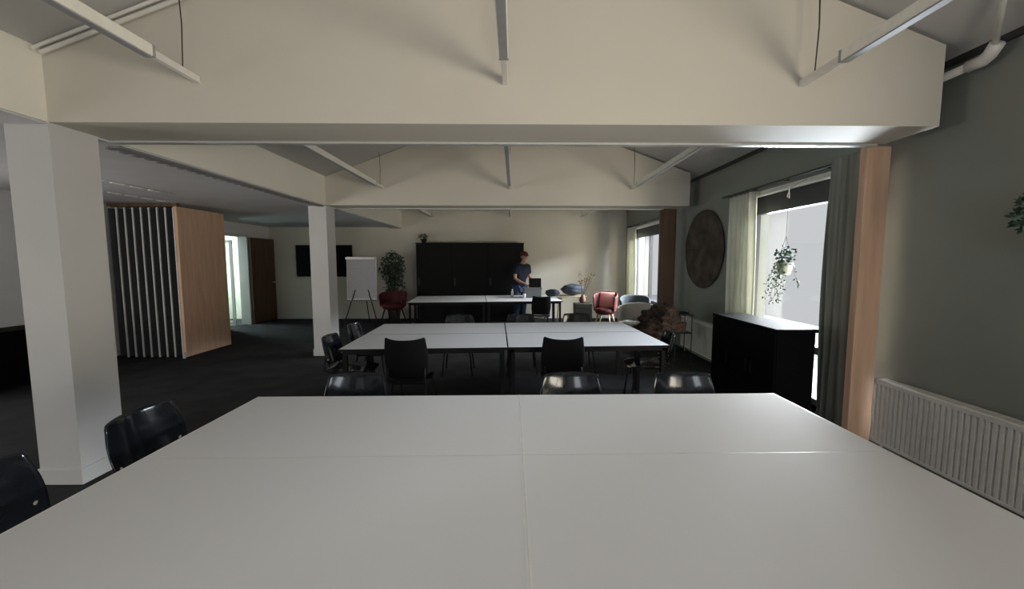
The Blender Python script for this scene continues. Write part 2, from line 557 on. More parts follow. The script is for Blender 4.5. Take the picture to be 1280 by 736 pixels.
def batten(x, y_end, label, z=2.78):
    global lamp0
    if lamp0 is None:
        t = thing('batten_lamp', label, 'ceiling lamp', (x, y_end, z), 0, 'hanging batten lamps')
        bm = bmesh.new()
        box(bm, -.027, .027, -2.75, -.34, -.035, .03, bev=.006)
        obj('housing', bm, M['lamp_white'], t)
        obj('underside', B((-.022, .022, -2.73, -.36, -.042, -.0345)), M['lamp_grey'], t)
        obj('mounting_rail', B((-.018, .018, -.34, -.002, -.03, .012), bev=.003), M['white_metal'], t)
        bm = bmesh.new()
        box(bm, -.028, .028, -.356, -.338, -.036, .031)
        obj('end_cap', bm, M['lamp_grey'], t)
        obj('end_cap', B((-.028, .028, -2.76, -2.742, -.036, .031)), M['lamp_grey'], t)
        lamp0 = t
    else:
        t = dup(lamp0, (x, y_end, z), 0, label)
    # suspension wire up to the sloping ceiling (length depends on the slope)
    zt = (4.1 - .369 * abs(x) if x < 0 else 4.1 - .358 * x) - z
    for yy in (-.12, -2.5):
        bm = bmesh.new()
        tube(bm, [(0, yy, .01), (.012, yy, zt * .5), (0, yy, zt)], .0035, n=6)
        obj('suspension_wire', bm, M['cable'], t)


names = ('left', 'middle', 'right')
for (x, nm) in ((-2.08, 'left'), (-.06, 'middle'), (1.93, 'right')):
    batten(x, 2.72, 'white batten lamp above the nearest tables, %s one of the three' % nm)
for (x, nm) in ((-2.15, 'left'), (-.08, 'middle'), (1.93, 'right')):
    batten(x, 6.55, 'white batten lamp between the two gable beams, %s one of the three' % nm, 2.79)
for (x, nm) in ((-2.2, 'left'), (-.12, 'middle'), (1.8, 'right')):
    batten(x, 10.75, 'white batten lamp end just below the second gable beam, %s one of the three' % nm, 2.80)

# conduits and pipe under the roof
bm = bmesh.new()
tube(bm, [(-3.05, 2.69, 2.925), (-1.6, 2.69, 3.46), (-.2, 2.69, 3.975)], .014)
tube(bm, [(-3.05, 2.64, 2.925), (-1.6, 2.64, 3.46), (-.2, 2.64, 3.975)], .010)
o = obj('conduit', bm, M['white_metal'])
tag(o, 'pair of thin conduits following the roof slope at the upper left of the near gable', 'conduit')
t = thing('white_pipe', 'white pipe with an elbow joint under the roof beside the right wall', 'pipe', (0, 0, 0))
bm = bmesh.new()
tube(bm, [(3.02, 3.3, 2.87), (3.02, 2.60, 2.87)], .028, n=14)
obj('pipe_run', bm, M['white_metal'], t, smooth=True)
bm = bmesh.new()
tube(bm, [(3.02, 2.68, 2.87), (3.02, 2.60, 2.87), (3.005, 2.55, 2.885), (2.985, 2.50, 2.925)], .038, n=14)
obj('elbow', bm, M['white_metal'], t, smooth=True)
bm = bmesh.new()
tube(bm, [(2.985, 2.51, 2.92), (2.78, 2.32, 3.06), (2.4, 1.9, 3.195)], .016, n=12)
obj('branch_pipe', bm, M['white_metal'], t, smooth=True)

# ------------------------------------------------------------------ tables
W_, D_ = 1.63, .775


def make_table(name, label, edge, group):
    t = thing(name, label, 'table', (0, 0, 0), 0, group)
    bm = bmesh.new()
    box(bm, -W_ / 2 + .003, W_ / 2 - .003, -D_ / 2 + .003, D_ / 2 - .003, .717, .74, bev=.0015)
    obj('tabletop', bm, M['laminate'], t)
    w, d = W_ / 2 - .0002, D_ / 2 - .0008
    e = .008 if edge == 'edge_white' else .003
    obj('edge_band', B((-w, w, -d, -d + .003, .716, .7395), (-w, w, d - .003, d, .716, .7395), (-w, -w + e, -d, d, .716, .7403), (w - e, w, -d, d, .716, .7403)), M[edge], t)
    a, b = W_ / 2 - .03, D_ / 2 - .03
    obj('frame', B((-a, a, -b, -b + .03, .68, .716), (-a, a, b - .03, b, .68, .716), (-a, -a + .03, -b, b, .68, .716), (a - .03, a, -b, b, .68, .716)), M['black_metal'], t)
    for sx in (-1, 1):
        for sy in (-1, 1):
            x, y = sx * (a - .02), sy * (b - .02)
            l = obj('leg', B((x - .02, x + .02, y - .02, y + .02, .015, .68), bev=.003), M['black_metal'], t)
            obj('foot', B((x - .015, x + .015, y - .015, y + .015, 0, .016)), M['edge_black'], l)
    return t


def table_group(cx, cy, rot, proto, labels, group, gap=.0):
    c, s = math.cos(rot), math.sin(rot)
    k = 0
    for iy in (-1, 1):
        for ix in (-1, 1):
            lx, ly = ix * (W_ / 2 + gap), iy * (D_ / 2 + gap)
            loc = (cx + lx * c - ly * s, cy + lx * s + ly * c, 0)
            if k == 0:
                proto.location = loc
                proto.rotation_euler = (0, 0, rot)
                proto['label'] = labels[0]
            else:
                dup(proto, loc, rot, labels[k], group)
            k += 1


G1, G2, G3 = 'nearest white tables', 'middle white tables', 'far white tables'
table_group(.035, 1.645, R(.35), make_table('desk_table', '', 'edge_white', G1),
            ['white table nearest the camera on the left', 'white table nearest the camera on the right',
             'white table behind the nearest left one, next to the large white column', 'white table behind the nearest right one, towards the black cabinet'], G1, 0)
table_group(-.10, 4.58, R(2.6), make_table('desk_table', '', 'edge_black', G2),
            ['middle group white table, front left of its four', 'middle group white table, front right of its four',
             'middle group white table, back left of its four', 'middle group white table, back right of its four'], G2, .003)
table_group(-.66, 8.98, R(5.5), make_table('desk_table', '', 'edge_black', G3),
            ['far group white table, front left of its four', 'far group white table, front right of its four with black chair before it',
             'far group white table, back left of its four before the dark sliding cabinet', 'far group white table, back right of its four where the person stands'], G3, .003)

# ------------------------------------------------------------------ chairs


def make_chair(label, m_back, top=.84, dip=.0, w=.43, corner=.3):
    t = thing('shell_chair', label, 'chair', (0, 0, 0), 0)
    bm = bmesh.new()

    def seat(u, v):
        x = (u - .5) * 2
        y = -.21 + .43 * v
        ww = w / 2 * (.88 + .12 * math.sin(PI * v))
        z = .445 + .018 * x * x - .025 * max(0, v - .8) / .2 + .03 * max(0, .2 - v) / .2
        return Vector((x * ww, y, z))
    surf(bm, seat, 8, 8)
    obj('seat', bm, m_back, t, smooth=True, solid=.014, sub=1)
    bm = bmesh.new()

    def back(u, v):
        x = (u - .5) * 2
        ww = w / 2 * (.93 + .10 * math.sin(PI * min(1, v * 1.1)) - corner * .25 * max(0, v - .7) / .3)
        z = .50 + (top - .50) * v - dip * (1 - abs(x) ** 3) * v ** 3 - .03 * corner * abs(x) ** 6 * v ** 4
        y = -.215 - .075 * v + .055 * x * x
        return Vector((x * ww, y, z))
    surf(bm, back, 12, 8)
    bk = obj('backrest', bm, m_back, t, smooth=True, solid=.013, sub=1)
    for s in (-1, 1):
        bm = bmesh.new()
        lathe(bm, [(.001, .0), (.009, .001), (.009, .004), (.001, .006)], n=10)
        rv = obj('rivet', bm, M['alu'], bk)
        rv.location = (s * w / 2 * .82, -.215 - .01 + .055 * .67, .58)
        rv.rotation_euler = (PI / 2, 0, 0)
        bm = bmesh.new()
        tube(bm, [(s * w * .40, -.10, .43), (s * w * .42, -.225, .47), (s * w * .42, -.212, .60)], .010)
        obj('back_support', bm, M['black_metal'], t, smooth=True)
        for q, y1, y0 in ((0, .15, .20), (1, -.14, -.23)):
            bm = bmesh.new()
            tube(bm, [(s * w * .38, y1, .435), (s * w * .48, y0, .01)], .011)
            l = obj('leg', bm, M['black_metal'], t, smooth=True)
            bm = bmesh.new()
            lathe(bm, [(.012, 0), (.014, .004), (.013, .02)], (s * w * .48, y0, 0), n=10)
            obj('foot_cap', bm, M['edge_black'], l)
    bm = bmesh.new()
    tube(bm, [(-w * .38, .15, .43), (w * .38, .15, .43)], .009)
    tube(bm, [(-w * .38, -.14, .43), (w * .38, -.14, .43)], .009)
    tube(bm, [(-w * .36, -.14, .43), (-w * .36, .15, .43)], .009)
    tube(bm, [(w * .36, -.14, .43), (w * .36, .15, .43)], .009)
    obj('seat_frame', bm, M['black_metal'], t)
    return t


gch = 'glossy black shell chairs'
cg = make_chair('glossy black chair at the left side of the nearest tables, beside the big column', M['black_plastic'], .805, corner=.1)
cg['group'] = gch
cg.location = (-1.72, 2.03, 0)
cg.rotation_euler = (0, 0, R(-88))
for x, y, r, lab in (
        (-1.79, 1.42, -86, 'glossy black chair cut off by the left edge of the photo at the nearest tables'),
        (-1.10, 2.44, 178, 'black chair behind the nearest tables, leftmost of the three, below the middle tables'),
        (.40, 2.43, 182, 'glossy black chair behind the nearest tables, middle one of the three'),
        (1.17, 2.43, 179, 'glossy black chair behind the nearest tables, rightmost of the three'),
        (-1.72, 4.14, -88, 'glossy black chair at the left end of the middle tables, nearer the camera'),
        (-1.79, 4.93, -88, 'glossy black chair at the left end of the middle tables, farther from the camera'),
        (-.80, 5.52, 182, 'black chair behind the middle tables, leftmost of the three'),
        (.10, 5.56, 182, 'black chair behind the middle tables, middle one of the three'),
        (.93, 5.60, 180, 'black chair behind the middle tables, rightmost of the three'),
        (1.47, 4.28, 84, 'black chair at the right end of the middle tables')):
    dup(cg, (x, y, 0), R(r), lab, gch)
cm = make_chair('matt black chair at the front of the middle tables, the left one', M['black_soft'], .90, .025, .40, 0)
gm = 'matt black chairs with a hollowed top edge'
cm['group'] = gm
cm.location = (-1.0, 3.78, 0)
dup(cm, (.46, 3.80, 0), R(-2), 'matt black chair at the front of the middle tables, the right one', gm)
dup(cm, (.52, 8.15, 0), R(8), 'matt black chair in front of the far tables below the grey crate', gm)
dup(cm, (1.88, 5.55, 0), R(75), 'black chair under the brown coat behind the right end of the middle tables', gm)

# ------------------------------------------------------------------ right side
t = thing('low_cabinet', 'low black lacquered cabinet standing before the large window', 'cabinet', (2.49, 3.93, 0), 0)
obj('body', B((-.17, .17, -.55, .55, .06, .955), bev=.004), M['black_wood'], t)
obj('top_panel', B((-.185, .185, -.565, .565, .955, .985), bev=.004), M['black_wood'], t)
obj('plinth', B((-.15, .15, -.53, .53, 0, .06)), M['edge_black'], t)
for ya, yb, hy in ((-.545, -.185, -.22), (-.18, .18, -.14), (.185, .545, .22)):
    d = obj('door', B((-.188, -.171, ya, yb, .07, .945), bev=.002), M['black_wood'], t)
    obj('door_knob', B((-.205, -.188, hy - .01, hy + .01, .5, .62), bev=.003), M['black_metal'], d)


def radiator(label, y0, y1, x=XR, z0=.10, z1=.62):
    t = thing('radiator', label, 'radiator', (x, (y0 + y1) / 2, 0), 0, 'panel radiators')
    L = y1 - y0
    bm = bmesh.new()
    # ribbed front panel
    n = int(L / .037)
    prof = []
    for k in range(n):
        ya = -L / 2 + .015 + k * (L - .03) / n
        p = (L - .03) / n
        prof += [(ya, 0), (ya + p * .52, 0), (ya + p * .62, .018), (ya + p * .9, .018)]
    prof.append((L / 2 - .015, 0))
    a = [bm.verts.new((-.13 + d, y, z0 + .015)) for y, d in prof]
    b = [bm.verts.new((-.13 + d, y, z1 - .03)) for y, d in prof]
    for i in range(len(prof) - 1): bm.faces.new((a[i], a[i + 1], b[i + 1], b[i]))
    obj('front_panel', bm, M['radiator'], t, solid=.003)
    obj('panel_border', B((-.134, -.122, -L / 2, L / 2, z1 - .035, z1 - .002), (-.134, -.122, -L / 2, L / 2, z0, z0 + .02), (-.134, -.122, -L / 2, -L / 2 + .016, z0, z1), (-.134, -.122, L / 2 - .016, L / 2, z0, z1), bev=.002), M['radiator'], t)
    obj('rear_panel', B((-.055, -.035, -L / 2, L / 2, z0, z1 - .01)), M['radiator'], t)
    obj('side_cover', B((-.125, -.03, L / 2 - .004, L / 2, z0, z1)), M['radiator'], t)
    obj('side_cover', B((-.125, -.03, -L / 2, -L / 2 + .004, z0, z1)), M['radiator'], t)
    bm = bmesh.new()
    box(bm, -.125, -.115, -L / 2, L / 2, z1 - .004, z1 + .002)
    box(bm, -.04, -.03, -L / 2, L / 2, z1 - .004, z1 + .002)
    q = int(L / .028)
    for k in range(q + 1):
        y = -L / 2 + .004 + k * (L - .016) / q
        box(bm, -.115, -.04, y, y + .016, z1 - .004, z1 + .002)
    obj('top_grille', bm, M['radiator'], t)
    obj('wall_bracket', B((-.04, -.002, -L / 2 + .2, -L / 2 + .24, z0 + .05, z1 - .08), (-.04, -.002, L / 2 - .24, L / 2 - .2, z0 + .05, z1 - .08)), M['radiator'], t)
    bm = bmesh.new()
    tube(bm, [(-.08, L / 2 - .05, z0 + .01), (-.08, L / 2 - .05, 0)], .009)
    obj('pipe', bm, M['radiator'], t)
    return t


radiator('white ribbed panel radiator on the right wall beside the near tables', .7, 3.12)
radiator('smaller white panel radiator below the round wall hanging', 5.75, 6.88)

t = thing('wall_hanging', 'round dark brown woven hanging on the grey-green wall', 'wall decoration', (XR - .03, 6.38, 1.78))
bm = bmesh.new()
random.seed(3)


def disc(u, v):
    r = .62 * u
    a = 2 * PI * v
    k = 1 + .02 * math.sin(7 * a) * u
    return Vector((-.02 * math.cos(u * 1.4) - .012 * math.sin(40 * u) * .4, r * k * math.cos(a), r * k * math.sin(a)))


surf(bm, disc, 14, 56)
obj('weaving', bm, M['hanging'], t, smooth=True, solid=.02)
bm = bmesh.new()
tube(bm, [(0.0, .62 * math.cos(2 * PI * k / 48), .62 * math.sin(2 * PI * k / 48)) for k in range(49)], .014, cap=False)
obj('hoop', bm, M['hanging'], t, smooth=True)


def leaves(bm, c, n, sx, sy, sz, ln, wd, seed, down=0):
    rnd = random.Random(seed)
    for _ in range(n):
        while True:
            p = Vector((rnd.uniform(-1, 1), rnd.uniform(-1, 1), rnd.uniform(-1, 1)))
            if p.length < 1: break
        p = Vector((p.x * sx, p.y * sy, p.z * sz)) + Vector(c)
        d = Vector((rnd.uniform(-1, 1), rnd.uniform(-1, 1), rnd.uniform(-1, .8) - down)).normalized()
        u = d.cross(Vector((rnd.uniform(-1, 1), rnd.uniform(-1, 1), rnd.uniform(-1, 1)))).normalized()
        q = d.cross(u)
        l = ln * rnd.uniform(.6, 1.2)
        ww = wd * rnd.uniform(.7, 1.2)
        v = [bm.verts.new(x) for x in (p, p + d * l * .45 + u * ww + q * ww * .25, p + d * l, p + d * l * .45 - u * ww + q * ww * .25)]
        bm.faces.new((v[0], v[1], v[2]))
        bm.faces.new((v[0], v[2], v[3]))


t = thing('hanging_plant', 'trailing green plant hanging in front of the large window', 'plant', (2.86, 4.12, 0))
bm = bmesh.new()
lathe(bm, [(.03, 1.44), (.055, 1.45), (.075, 1.56), (.078, 1.57), (.068, 1.57), (.05, 1.50)], n=20)
obj('pot', bm, M['pot_white'], t, smooth=True)
bm = bmesh.new()
for a in (0, 2.1, 4.2): tube(bm, [(.076 * math.cos(a), .076 * math.sin(a), 1.56), (0, 0, 1.85)], .0018, n=5)
tube(bm, [(0, 0, 1.85), (0, 0, 2.34), (.19, 0, 2.44)], .0018, n=5)
obj('cord', bm, M['cable'], t)
bm = bmesh.new()
tube(bm, [(0, 0, 2.30), (.0, 0.02, 2.26), (0.01, 0, 2.24), (0, 0, 2.36)], .006, n=6)
obj('hook', bm, M['alu'], t)
bm = bmesh.new()
leaves(bm, (0, 0, 1.64), 130, .09, .11, .09, .045, .014, 5)
obj('foliage', bm, M['leaf'], t)
bm = bmesh.new()
rnd = random.Random(8)
for k in range(11):
    a = rnd.uniform(0, 2 * PI)
    p = Vector((.08 * math.cos(a), .1 * math.sin(a), 1.56))
    L = rnd.uniform(.15, .42)
    pts = [p + Vector((.02 * math.cos(a) * j + rnd.uniform(-.008, .008), .02 * math.sin(a) * j, -L * j / 5)) for j in range(6)]
    tube(bm, pts, .0015, n=4)
    for q in pts: leaves(bm, q, 4, .012, .012, .03, .03, .010, rnd.randint(0, 999), .5)
obj('trailing_stems', bm, M['leaf_pale'], t)

t = thing('wall_plant', 'dark green plant in a pale pot at the right edge of the photo', 'plant', (XR - .1, 2.19, 1.76))
bm = bmesh.new()
lathe(bm, [(.04, -.10), (.06, -.09), (.085, .02), (.085, .03), (.07, .03)], n=20)
obj('pot', bm, M['pot_white'], t, smooth=True)
bm = bmesh.new()
leaves(bm, (-.01, 0, .10), 420, .085, .17, .15, .05, .012, 15)
obj('foliage', bm, M['leaf'], t)

# small stand with a basket
t = thing('metal_stand', 'thin two-tier metal side stand beside the far radiator', 'side table', (2.68, 6.24, 0))
for sx in (-1, 1):
    for sy in (-1, 1):
        bm = bmesh.new()
        tube(bm, [(sx * .13, sy * .13, 0), (sx * .13, sy * .13, .73)], .008, n=8)
        obj('leg', bm, M['frame_dark'], t)
obj('top_shelf', B((-.15, .15, -.15, .15, .73, .745), bev=.003), M['oak_dark'], t)
obj('lower_shelf', B((-.14, .14, -.14, .14, .44, .455), bev=.003), M['frame_dark'], t)
t = thing('basket', 'small reddish woven basket on the lower tier of the metal stand', 'basket', (2.66, 6.22, .456))
bm = bmesh.new()
lathe(bm, [(.08, 0), (.095, .02), (.105, .13), (.11, .15), (.098, .15), (.09, .03)], n=24)
obj('body', bm, M['basket'], t, smooth=True)
bm = bmesh.new()
tube(bm, [(.1 * math.cos(PI * k / 12), 0, .15 + .07 * math.sin(PI * k / 12)) for k in range(13)], .006, n=8)
obj('handle', bm, M['basket'], t)
o = obj('book', B((2.58, 2.78, 6.15, 6.32, .746, .772), bev=.002), M['jacket'])
tag(o, 'dark book lying on top of the metal stand', 'book')

# brown coat over the chair


def heap(bm, c, sx, sy, sz, seed, amp=.25, freq=6):
    rnd = random.Random(seed)
    ph = [rnd.uniform(0, 6) for _ in range(6)]
    vs = ball(bm, (0, 0, 0), 1, sub=4)
    for v in vs:
        d = v.co.normalized()
        k = 1 + amp * (math.sin(freq * d.x + ph[0]) * math.sin(freq * d.y + ph[1]) * .6 + math.sin(freq * 1.7 * d.z + ph[2] + 3 * d.x) * .4)
        v.co = Vector((d.x * sx * k, d.y * sy * k, d.z * sz * k)) + Vector(c)


bm = bmesh.new()
heap(bm, (2.10, 5.60, .74), .25, .30, .20, 1)
heap(bm, (1.95, 5.45, .58), .26, .27, .15, 2)
heap(bm, (2.24, 5.78, .80), .19, .22, .16, 4)
o = obj('coat', bm, M['fur'], smooth=True)
tag(o, 'brown and black coat heaped over the chair behind the middle tables', 'coat')


def lounge(name, label, cat, loc, rz, mat_, w, d, hs, hb, leg_m, cushion=None):
    t = thing(name, label, cat, loc, rz)
    bm = bmesh.new()

    def shell(u, v):
        a = (u - .5) * 2
        ang = a * R(118)
        rr = 1 + .12 * v
        top = hb - .12 * abs(a) ** 2.2 * (hb - hs) * 2.2
        z = hs - .03 + (top - hs) * v
        return Vector((w / 2 * rr * math.sin(ang), -d / 2 * rr * math.cos(ang), z))
    surf(bm, shell, 20, 6)
    obj('backrest', bm, mat_, t, smooth=True, solid=.04, sub=1)
    bm = bmesh.new()
    lathe(bm, [(.3 * w, hs - .10), (.44 * w, hs - .07), (.48 * w, hs), (.44 * w, hs + .04), (.2 * w, hs + .055)], n=28, sy=d / w)
    obj('seat', bm, mat_, t, smooth=True)
    if cushion:
        bm = bmesh.new()
        box(bm, -.19, .19, -.05, .04, 0, .37, bev=.035)
        c = obj('back_cushion', bm, cushion, t, smooth=True)
        c.location = (0, -d / 2 + .14, hs + .05)
        c.rotation_euler = (R(14), 0, 0)
    for sx in (-1, 1):
        for sy in (-1, 1):
            bm = bmesh.new()
            tube(bm, [(sx * w * .25, sy * d * .25, hs - .07), (sx * w * .42, sy * d * .42, 0)], [.02, .012], n=10)
            obj('leg', bm, leg_m, t, smooth=True)
    return t


lounge('tub_chair', 'red chair with a salmon pink back cushion near the far window', 'chair', (2.16, 9.25, 0), R(150), M['red'], .50, .50, .43, .90, M['lightwood'], M['salmon'])
lounge('armchair', 'grey-blue armchair between the red chair and the cream one', 'armchair', (2.62, 8.45, 0), R(165), M['greyblue'], .56, .55, .42, .88, M['black_metal'])
lounge('armchair', 'beige upholstered armchair behind the right end of the middle tables', 'armchair', (2.32, 7.55, 0), R(120), M['beige_fab'], .62, .58, .38, .80, M['black_metal'])
t2 = lounge('tub_chair', 'dark red chair below the green plant beside the flipchart', 'chair', (-3.02, 9.75, 0), R(170), M['red'], .60, .52, .50, .88, M['black_metal'])

# crate table, planter, dried flowers
t = thing('planter_crate', 'dark wooden planter crate left of the red chair', 'planter', (1.62, 9.25, 0))
bm = bmesh.new()
for k in range(5): box(bm, -.2, .2, -.16, .16, .03 + k * .115, .135 + k * .115, bev=.004)
obj('slatted_body', bm, M['planter'], t)
obj('feet', B((-.18, -.14, -.14, .14, 0, .03), (.14, .18, -.14, .14, 0, .03)), M['planter'], t)
t = thing('dried_flowers', 'dried brown flower stalks in a terracotta vase on the planter crate', 'dried flowers', (1.62, 9.25, .604))
bm = bmesh.new()
lathe(bm, [(.05, 0), (.075, .05), (.07, .12), (.035, .17), (.045, .2), (.03, .19)], n=20)
obj('vase', bm, M['terracotta'], t, smooth=True)
bm = bmesh.new()
rnd = random.Random(4)
for k in range(16):
    a = rnd.uniform(0, 6.28)
    s = rnd.uniform(.08, .26)
    h = rnd.uniform(.3, .52)
    e = Vector((s * math.cos(a) + .04, s * math.sin(a) * .6, .18 + h))
    tube(bm, [(0, 0, .15), e * .55 + Vector((0, 0, .06)), e], .003, n=5)
    leaves(bm, e, 7, .02, .02, .05, .05, .008, k + 50)
obj('stalks', bm, M['dry'], t)

t = thing('side_table', 'small light wooden table right of the far tables carrying the bags', 'table', (1.42, 9.85, 0))
obj('tabletop', B((-.36, .36, -.3, .3, .70, .725), bev=.004), M['lightwood'], t)
for sx in (-1, 1):
    for sy in (-1, 1):
        bm = bmesh.new()
        tube(bm, [(sx * .26, sy * .22, .70), (sx * .31, sy * .26, 0)], [.02, .014], n=10)
        obj('leg', bm, M['lightwood'], t, smooth=True)
bm = bmesh.new()
heap(bm, (1.47, 9.85, .885), .30, .22, .14, 7, .10, 5)
o = obj('bag', bm, M['bag'], smooth=True)
tag(o, 'blue-grey bag lying on the small light wooden table', 'bag')
bm = bmesh.new()
heap(bm, (.90, 9.25, .845), .17, .15, .085, 11, .15, 6)
o = obj('folded_jacket', bm, M['jacket'], smooth=True)
tag(o, 'dark jacket lying on the far tables right of the grey crate', 'jacket')

t = thing('crate', 'grey plastic crate on the far tables in front of the person', 'crate', (.42, 9.25, .741), R(5))
bm = bmesh.new()
box(bm, -.19, .19, -.13, .13, 0, .02)
for k in range(4): box(bm, -.19 - .004 * k, .19 + .004 * k, -.13, -.118, .02 + k * .05, .066 + k * .05); box(bm, -.19 - .004 * k, .19 + .004 * k, .118, .13, .02 + k * .05, .066 + k * .05)
box(bm, -.20, -.185, -.13, .13, .02, .21)
box(bm, .185, .20, -.13, .13, .02, .21)
obj('body', bm, M['crate'], t)
obj('rim', B((-.215, .215, -.145, -.125, .205, .225), (-.215, .215, .125, .145, .205, .225), (-.215, -.195, -.145, .145, .205, .225), (.195, .215, -.145, .145, .205, .225)), M['crate'], t)
t = thing('monitor', 'small black screen standing behind the grey crate on the far tables', 'screen', (.50, 9.52, .741), R(5))
obj('screen', B((-.15, .15, -.015, .015, .20, .44), bev=.004), M['screen'], t)
obj('stand', B((-.02, .02, -.01, .02, .01, .22), (-.1, .1, -.06, .06, 0, .012), bev=.002), M['black_metal'], t)
for x, y, h, r, nm, lab in ((-.05, 9.30, .19, .032, 'bottle', 'white bottle on the far tables left of the person'), (.23, 9.05, .10, .036, 'paper_cup', 'white cup on the far tables in front of the person')):
    bm = bmesh.new()
    if nm == 'bottle': lathe(bm, [(r, 0), (r, h * .7), (r * .45, h * .82), (r * .45, h), (r * .3, h)], n=18)
    else: lathe(bm, [(r * .75, 0), (r, h), (r * .93, h), (r * .7, .01)], n=18)
    o = obj(nm, bm, M['cup'], smooth=True)
    o.location = (x, y, .741)
    tag(o, lab, nm.replace('_', ' '))

# ------------------------------------------------------------------ back wall
t = thing('sliding_door_cabinet', 'wide dark grey sliding-door cabinet against the back wall', 'cabinet', (-1.17, 10.62, 0))
obj('body', B((-1.42, 1.42, -.2, .2, .05, 2.05), bev=.004), M['dark_cabinet'], t)
obj('top_panel', B((-1.43, 1.43, -.225, .2, 2.05, 2.075), bev=.003), M['dark_cabinet'], t)
obj('plinth', B((-1.38, 1.38, -.17, .18, 0, .05)), M['edge_black'], t)
for k in range(3):
    d = obj('sliding_door', B((-1.41 + .94 * k, -.475 + .94 * k, -.218 + .006 * (k % 2), -.204, .06, 2.04), bev=.002), M['dark_cabinet'], t)
    obj('grip', B((-1.36 + .94 * k, -1.34 + .94 * k, -.222, -.214, .95, 1.15)), M['frame_dark'], d)
t = thing('potted_plant', 'small dark plant on the left end of the sliding-door cabinet', 'plant', (-2.42, 10.6, 2.076))
bm = bmesh.new()
lathe(bm, [(.05, 0), (.07, .1), (.06, .1)], n=16)
obj('pot', bm, M['edge_black'], t)
bm = bmesh.new()
leaves(bm, (0, 0, .15), 60, .13, .08, .08, .08, .02, 21)
obj('foliage', bm, M['leaf'], t)

t = thing('television', 'black wall-mounted television on the back wall behind the far column', 'television', (-5.2, YB, 1.60))
obj('screen_housing', B((-.76, .76, -.075, -.03, -.43, .43), bev=.006), M['edge_black'], t)
obj('screen', B((-.74, .74, -.079, -.074, -.41, .41)), M['screen'], t)
obj('bracket', B((-.2, .2, -.03, -.001, -.2, .2)), M['black_metal'], t)

t = thing('flipchart', 'white flipchart on a stand between the far column and the green plant', 'flipchart', (-3.68, 9.45, 0), R(4))
obj('board', B((-.35, .35, .0, .02, .66, 1.70), bev=.003), M['white_metal'], t).rotation_euler = (R(-3), 0, 0)
obj('paper_pad', B((-.33, .33, -.012, -.002, .70, 1.66)), M['paper'], t).rotation_euler = (R(-3), 0, 0)
obj('clamp', B((-.34, .34, -.022, .0, 1.63, 1.69), bev=.004), M['alu'], t)
obj('pen_tray', B((-.33, .33, -.09, -.0, .64, .66), bev=.003), M['grey_post'], t)
for p, q in (((-.15, .04, .9), (-.42, -.12, 0)), ((.15, .04, .9), (.42, -.12, 0)), ((0, .08, 1.5), (0, .60, 0))):
    bm = bmesh.new()
    tube(bm, [p, q], .012, n=8)
    obj('leg', bm, M['black_metal'], t)

t = thing('potted_tree', 'tall leafy green plant right of the white flipchart', 'plant', (-3.18, 10.35, 0))
bm = bmesh.new()
lathe(bm, [(.13, 0), (.17, .3), (.18, .32), (.15, .32), (.14, .26)], n=24)
obj('pot', bm, M['planter'], t, smooth=True)
bm = bmesh.new()
rnd = random.Random(2)
for k in range(6):
    tube(bm, [(rnd.uniform(-.04, .04), rnd.uniform(-.04, .04), .28), (rnd.uniform(-.12, .12), rnd.uniform(-.1, .1), .9), (rnd.uniform(-.25, .25), rnd.uniform(-.2, .2), 1.55)], .008, n=6)
obj('stems', bm, M['planter'], t)
bm = bmesh.new()
leaves(bm, (-.02, 0, 1.42), 520, .34, .25, .45, .13, .022, 31, .3)
leaves(bm, (.05, 0, .95), 180, .26, .2, .3, .13, .022, 32, .5)
obj('foliage', bm, M['leaf'], t)

# left: low black sideboard
t = thing('sideboard', 'low black sideboard against the left wall, left of the big column', 'sideboard', (-6.44, 4.65, 0))
obj('body', B((-.22, .22, -.75, .75, .08, .70), bev=.004), M['black_wood'], t)
obj('top_panel', B((-.23, .23, -.76, .76, .70, .725), bev=.003), M['black_wood'], t)
for y in (-.65, .65): obj('leg', B((-.18, .18, y - .02, y + .02, 0, .08)), M['black_metal'], t)
for k in range(3): obj('door', B((.221, .235, -.74 + .495 * k, -.25 + .495 * k, .09, .69), bev=.002), M['black_wood'], t)

# ------------------------------------------------------------------ person


def skin_obj(name, verts, edges, roots, m, parent=None, sub=2):
    keys = list(verts)
    me = bpy.data.meshes.new(name)
    me.from_pydata([verts[k][0] for k in keys], [(keys.index(a), keys.index(b)) for a, b in edges], [])
    o = bpy.data.objects.new(name, me)
    C.objects.link(o)
    me.materials.append(m)
    if parent is not None: o.parent = parent
    o.modifiers.new('skin', 'SKIN').use_smooth_shade = True
    s = o.modifiers.new('sub', 'SUBSURF')
    s.levels = s.render_levels = sub
    d = me.skin_vertices[0].data
    for i, k in enumerate(keys):
        r = verts[k][1]
        d[i].radius = (r, r) if not isinstance(r, tuple) else r
        d[i].use_root = k in roots
    return o


person = thing('person', 'person in a navy T-shirt, blue jeans and dark red cap leaning over the far tables', 'person', (.14, 10.03, 0), R(38))
